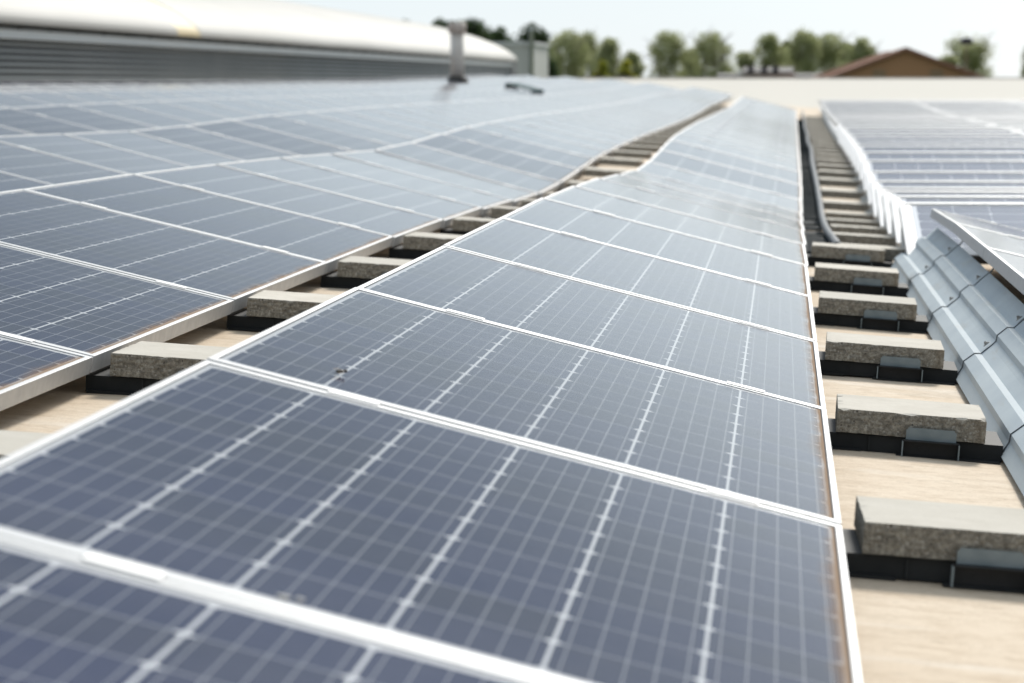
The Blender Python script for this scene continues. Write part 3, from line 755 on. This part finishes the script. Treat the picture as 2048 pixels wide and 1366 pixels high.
# ------------------------------------------------------------------ trees
def leafmat(name, c1, c2, c3):
    a = NM(name); g = a.n('ShaderNodeNewGeometry'); nz = a.noise(a.coord('Object'), .7, 3)
    c = a.mix(g.outputs['Random Per Island'], c1, c2); c = a.mix(a.ramp(nz, .4, .62), c, c3)
    a.set(c, .6, 0, .3)
    tr = a.n('ShaderNodeBsdfTranslucent'); a.put(tr.inputs[0], c); mx = a.n('ShaderNodeMixShader'); mx.inputs[0].default_value = .5
    a.t.links.new(a.b.outputs[0], mx.inputs[1]); a.t.links.new(tr.outputs[0], mx.inputs[2])
    a.t.links.new(mx.outputs[0], a.t.nodes['Material Output'].inputs[0]); return a.m
M_LF = [leafmat('olive_spring_leaves', (.42, .45, .23), (.54, .54, .33), (.34, .37, .17)), leafmat('dark_conifer_leaves', (.05, .085, .03), (.09, .13, .05), (.035, .06, .025)),  # olive leaf colours lightened to stand in for distant haze
        leafmat('yellow_green_leaves', (.50, .46, .05), (.38, .38, .05), (.30, .32, .05))]
M_BARK = simple('grey_bark', (.16, .13, .10), (.24, .20, .16), 4, .9)
def tree(px, top, wpx, Y, kind, label, cat='tree', base=None, dens=1.):
    rnd = random.Random(int(px * 7 + top)); cx = X(px, Y); zt = Zp(top, Y); wd = wpx * {0: 1.36, 1: 1.25, 2: 1.3}[kind] / FPX * Y / 2
    name = {0: 'broadleaf_tree', 1: 'conifer_tree', 2: 'bush'}[kind]
    r = empty(name, (cx, Y, 0), label, cat, {0: 'broadleaf trees on the horizon', 1: 'dark trees behind the vaulted hall', 2: 'yellow-green bushes'}[kind])
    cb = H - .6 if kind == 0 else (H - 4 if kind == 1 else 4.)
    tr = bmesh.new(); stems = {0: 3, 1: 1, 2: 4}[kind]
    lobes = []
    for s in range(stems):
        ox = rnd.uniform(-.3, .3) * wd; p = [Vector((cx + ox * .3, Y, 0))]
        tipx = cx + (s - (stems - 1) / 2) / max(1, stems) * wd * 1.1 + rnd.uniform(-.1, .1) * wd
        for q in range(1, 7):
            t = q / 6; p.append(Vector((cx + ox * .3 + (tipx - cx - ox * .3) * t + rnd.uniform(-.12, .12), Y + rnd.uniform(-.5, .5) * t, zt * .93 * t)))
        tube(tr, p, [.26 * (1 - .85 * i / 6) for i in range(7)], 7)
        for q in range(10):     # limbs
            t = rnd.uniform(.5, .95); a = Vector((cx + ox * .3 + (tipx - cx - ox * .3) * t, Y, zt * .93 * t)); an = rnd.uniform(0, math.tau); ln = wd * rnd.uniform(.3, .75)
            b = a + Vector((math.cos(an) * ln, math.sin(an) * ln, ln * rnd.uniform(.5, 1.1))); tube(tr, [a, (a + b) / 2 + Vector((0, 0, .15)), b], [.09, .06, .02], 5)
    o = obj('trunk', tr, M_BARK); o.parent = r; o.matrix_parent_inverse = Matrix.Translation(-Vector(r.location))
    bm = bmesh.new(); hc = (zt - cb)
    nl = int({0: 64, 1: 90, 2: 26}[kind] * dens)
    for _ in range(nl):
        t = rnd.random() ** .8; zc = cb + hc * (.06 + .84 * t)
        env = math.sin(math.pi * min(1, .16 + .76 * t)) ** .6 if kind == 0 else (math.sqrt(max(0, 1 - .85 * t ** 3)) if kind == 1 else math.sqrt(max(0, 1 - t * t)))
        if kind == 0: env *= .78 + .34 * math.sin(t * 9 + px) * math.sin(px * .37)
        an = rnd.uniform(0, math.tau); rr = wd * env * math.sqrt(rnd.random()) * .85
        lobes.append((Vector((cx + math.cos(an) * rr, Y + math.sin(an) * rr, zc)), wd * rnd.uniform(.20, .36)))
    lobes.append((Vector((cx + rnd.uniform(-.1, .1) * wd, Y, zt - wd * .22)), wd * .24))
    sz = {0: .15, 1: .2, 2: .13}[kind] * max(1, Y / 400)
    for c, rad in lobes:
        for _ in range(int({0: 90, 1: 130, 2: 120}[kind] * dens)):
            d = Vector((rnd.gauss(0, 1), rnd.gauss(0, 1), rnd.gauss(0, 1))).normalized() * rad * rnd.random() ** .4 * Vector((1, 1, 1.15)).length / 1.7
            p = c + d; n1 = Vector((rnd.gauss(0, 1), rnd.gauss(0, 1), rnd.gauss(0, 1))).normalized(); n2 = n1.orthogonal().normalized(); n3 = n1.cross(n2)
            s = sz * rnd.uniform(.6, 1.3)
            vv = [bm.verts.new(p + n2 * s), bm.verts.new(p + n3 * s * .6), bm.verts.new(p - n2 * s), bm.verts.new(p - n3 * s * .6)]
            bm.faces.new(vv)
    o = obj('crown', bm, M_LF[kind]); o.parent = r; o.matrix_parent_inverse = Matrix.Translation(-Vector(r.location))
TR = [
 (815, 40, 90, 330, 1, 'small dark treetop just over the white vaulted roof, leftmost'), (884, 38, 100, 335, 1, 'dark treetop directly behind the flue pipe cap'),
 (940, 39, 120, 340, 1, 'tall dark tree just right of the flue pipe'), (998, 54, 90, 345, 1, 'dark tree behind the sloping end of the vaulted roof'), (1062, 48, 96, 350, 1, 'dark tree behind the grey vent pipe'),
 (1139, 60, 88, 400, 0, 'olive tree directly right of the pale industrial building'), (1172, 66, 70, 412, 0, 'olive tree second right of the pale industrial building'), (1220, 76, 70, 395, 0, 'olive tree rising behind the yellow-green bushes'),
 (1336, 62, 84, 400, 0, 'left tree of the separate olive pair in mid picture'), (1426, 66, 92, 400, 0, 'right tree of the separate olive pair in mid picture'),
 (1538, 68, 66, 405, 0, 'slim olive tree behind the white farmhouse'), (1606, 62, 76, 400, 0, 'tall olive tree with a pointed top right of the farmhouse'), (1652, 66, 78, 404, 0, 'rounded olive tree between the pointed one and the barn'),
 (1724, 78, 66, 395, 0, 'olive tree touching the left slope of the barn roof'), (1932, 76, 92, 400, 0, 'olive tree right of the barn with the dark box before it'), (1890, 112, 50, 390, 0, 'low tree on the right slope of the barn roof'),
 (1268, 104, 44, 430, 0, 'small far tree right of the yellow-green bushes'), (1382, 96, 46, 440, 0, 'small far tree filling the dip between the olive pair'), (1492, 104, 40, 440, 0, 'small far tree above the left end of the farmhouse roof'),
 (1576, 82, 52, 430, 0, 'far tree between the farmhouse and the pointed olive tree'), (1692, 86, 54, 430, 0, 'far tree behind the barn-side olive trees'), (1104, 84, 50, 430, 0, 'far dull tree touching the right wall of the pale building'),
 (2062, 88, 60, 400, 0, 'tree cut off by the right picture edge')]
for t in TR: tree(*t)
tree(1208, 122, 52, 200, 2, 'yellow-green bush at left of the pair above the roof edge', 'bush'); tree(1256, 122, 46, 205, 2, 'yellow-green bush at right of the pair above the roof edge', 'bush')
# mast with a dark box head
bm = bmesh.new(); mY = 300.
ms = empty('mast', (X(1926, mY), mY, 0), 'thin mast with a black box at its top before the right-hand tree', 'mast')
tube(bm, [(X(1926, mY), mY, 0), (X(1926, mY), mY, Zp(88, mY))], [.10, .05], 8); gp('pole', bm, simple('mast_grey', (.3, .3, .3), (.35, .35, .35), 2, .5, .3), ms)
bm = bmesh.new(); box(bm, X(1914, mY), X(1938, mY), mY - .3, mY + .3, Zp(90, mY), Zp(79, mY)); box(bm, X(1916, mY), X(1936, mY), mY - .36, mY - .3, Zp(89, mY), Zp(80, mY)); box(bm, X(1920, mY), X(1932, mY), mY - .2, mY + .2, Zp(79, mY), Zp(77, mY))
gp('lamp_box', bm, simple('black_box', (.02, .02, .03), (.03, .03, .04), 2, .5), ms)

# ------------------------------------------------------------------ small things on the panels
def on_panel(px, py, lift=.0):   # a point on the central row's plane under a photo pixel
    d = fw + rt * (px - 1024) / FPX - up * (py - 683) / FPX
    t = 4.0
    for _ in range(40):
        p = d * t; y = p.y; xl = .095; zl = zr(xl, y) + .083 - H; xh = xl - .9635; zh = zr(xh, y) + .26 - H
        zz = zl + (p.x - xl) / (xh - xl) * (zh - zl) + lift; t *= zz / p.z
    return Vector((d.x * t, d.y * t, H + d.z * t))
fly = on_panel(680, 748); r = empty('insect', fly, 'tiny dark insect resting on the panel beside a white cell line', 'insect')
bm = bmesh.new(); lp = bmesh.new()
bmesh.ops.create_uvsphere(bm, u_segments=10, v_segments=8, radius=1, matrix=Matrix.Translation((0, 0, .004)) @ Matrix.Rotation(R(25), 4, 'Z') @ Matrix.Diagonal((.0075, .0035, .003, 1)))
bmesh.ops.create_uvsphere(bm, u_segments=8, v_segments=6, radius=.0028, matrix=Matrix.Translation((.0085, .004, .0045)))
o = obj('body', bm, simple('insect_brown', (.03, .02, .015), (.06, .04, .02), 200, .5), r)
for s in (-1, 1):
    for q in (-1, 0, 1): tube(lp, [(q * .003, s * .002, .004), (q * .005, s * .007, .0055), (q * .006, s * .010, .0008)], .0004, 4)
    a = [lp.verts.new(p) for p in ((.001, s * .002, .0075), (-.004, s * .009, .0085), (-.013, s * .008, .008), (-.010, s * .002, .0075))]; lp.faces.new(a)
obj('wings_and_legs', lp, simple('insect_wing', (.25, .2, .15), (.3, .25, .2), 100, .3), r)
M_DROP = simple('bird_dropping', (.40, .40, .39), (.3, .3, .29), 300, .8)
for (px, py, rr, lb) in ((568, 1192, .0075, 'left one of two pale droppings low on the nearest full panel'), (600, 1197, .0055, 'right one of two pale droppings low on the nearest full panel')):
    p = on_panel(px, py, -.001); bm = bmesh.new(); ring = [bm.verts.new((rr * random.uniform(.75, 1.2) * math.cos(k * math.tau / 14), rr * random.uniform(.75, 1.2) * math.sin(k * math.tau / 14), 0)) for k in range(14)]
    c = bm.verts.new((0, 0, .0016))
    for k in range(14): bm.faces.new((ring[k], ring[(k + 1) % 14], c))
    o = obj('bird_dropping', bm, M_DROP, smooth=True); o.location = p; o.rotation_euler = (0, .24, 0); tag(o, lb, 'dropping', 'pale droppings on the panel')
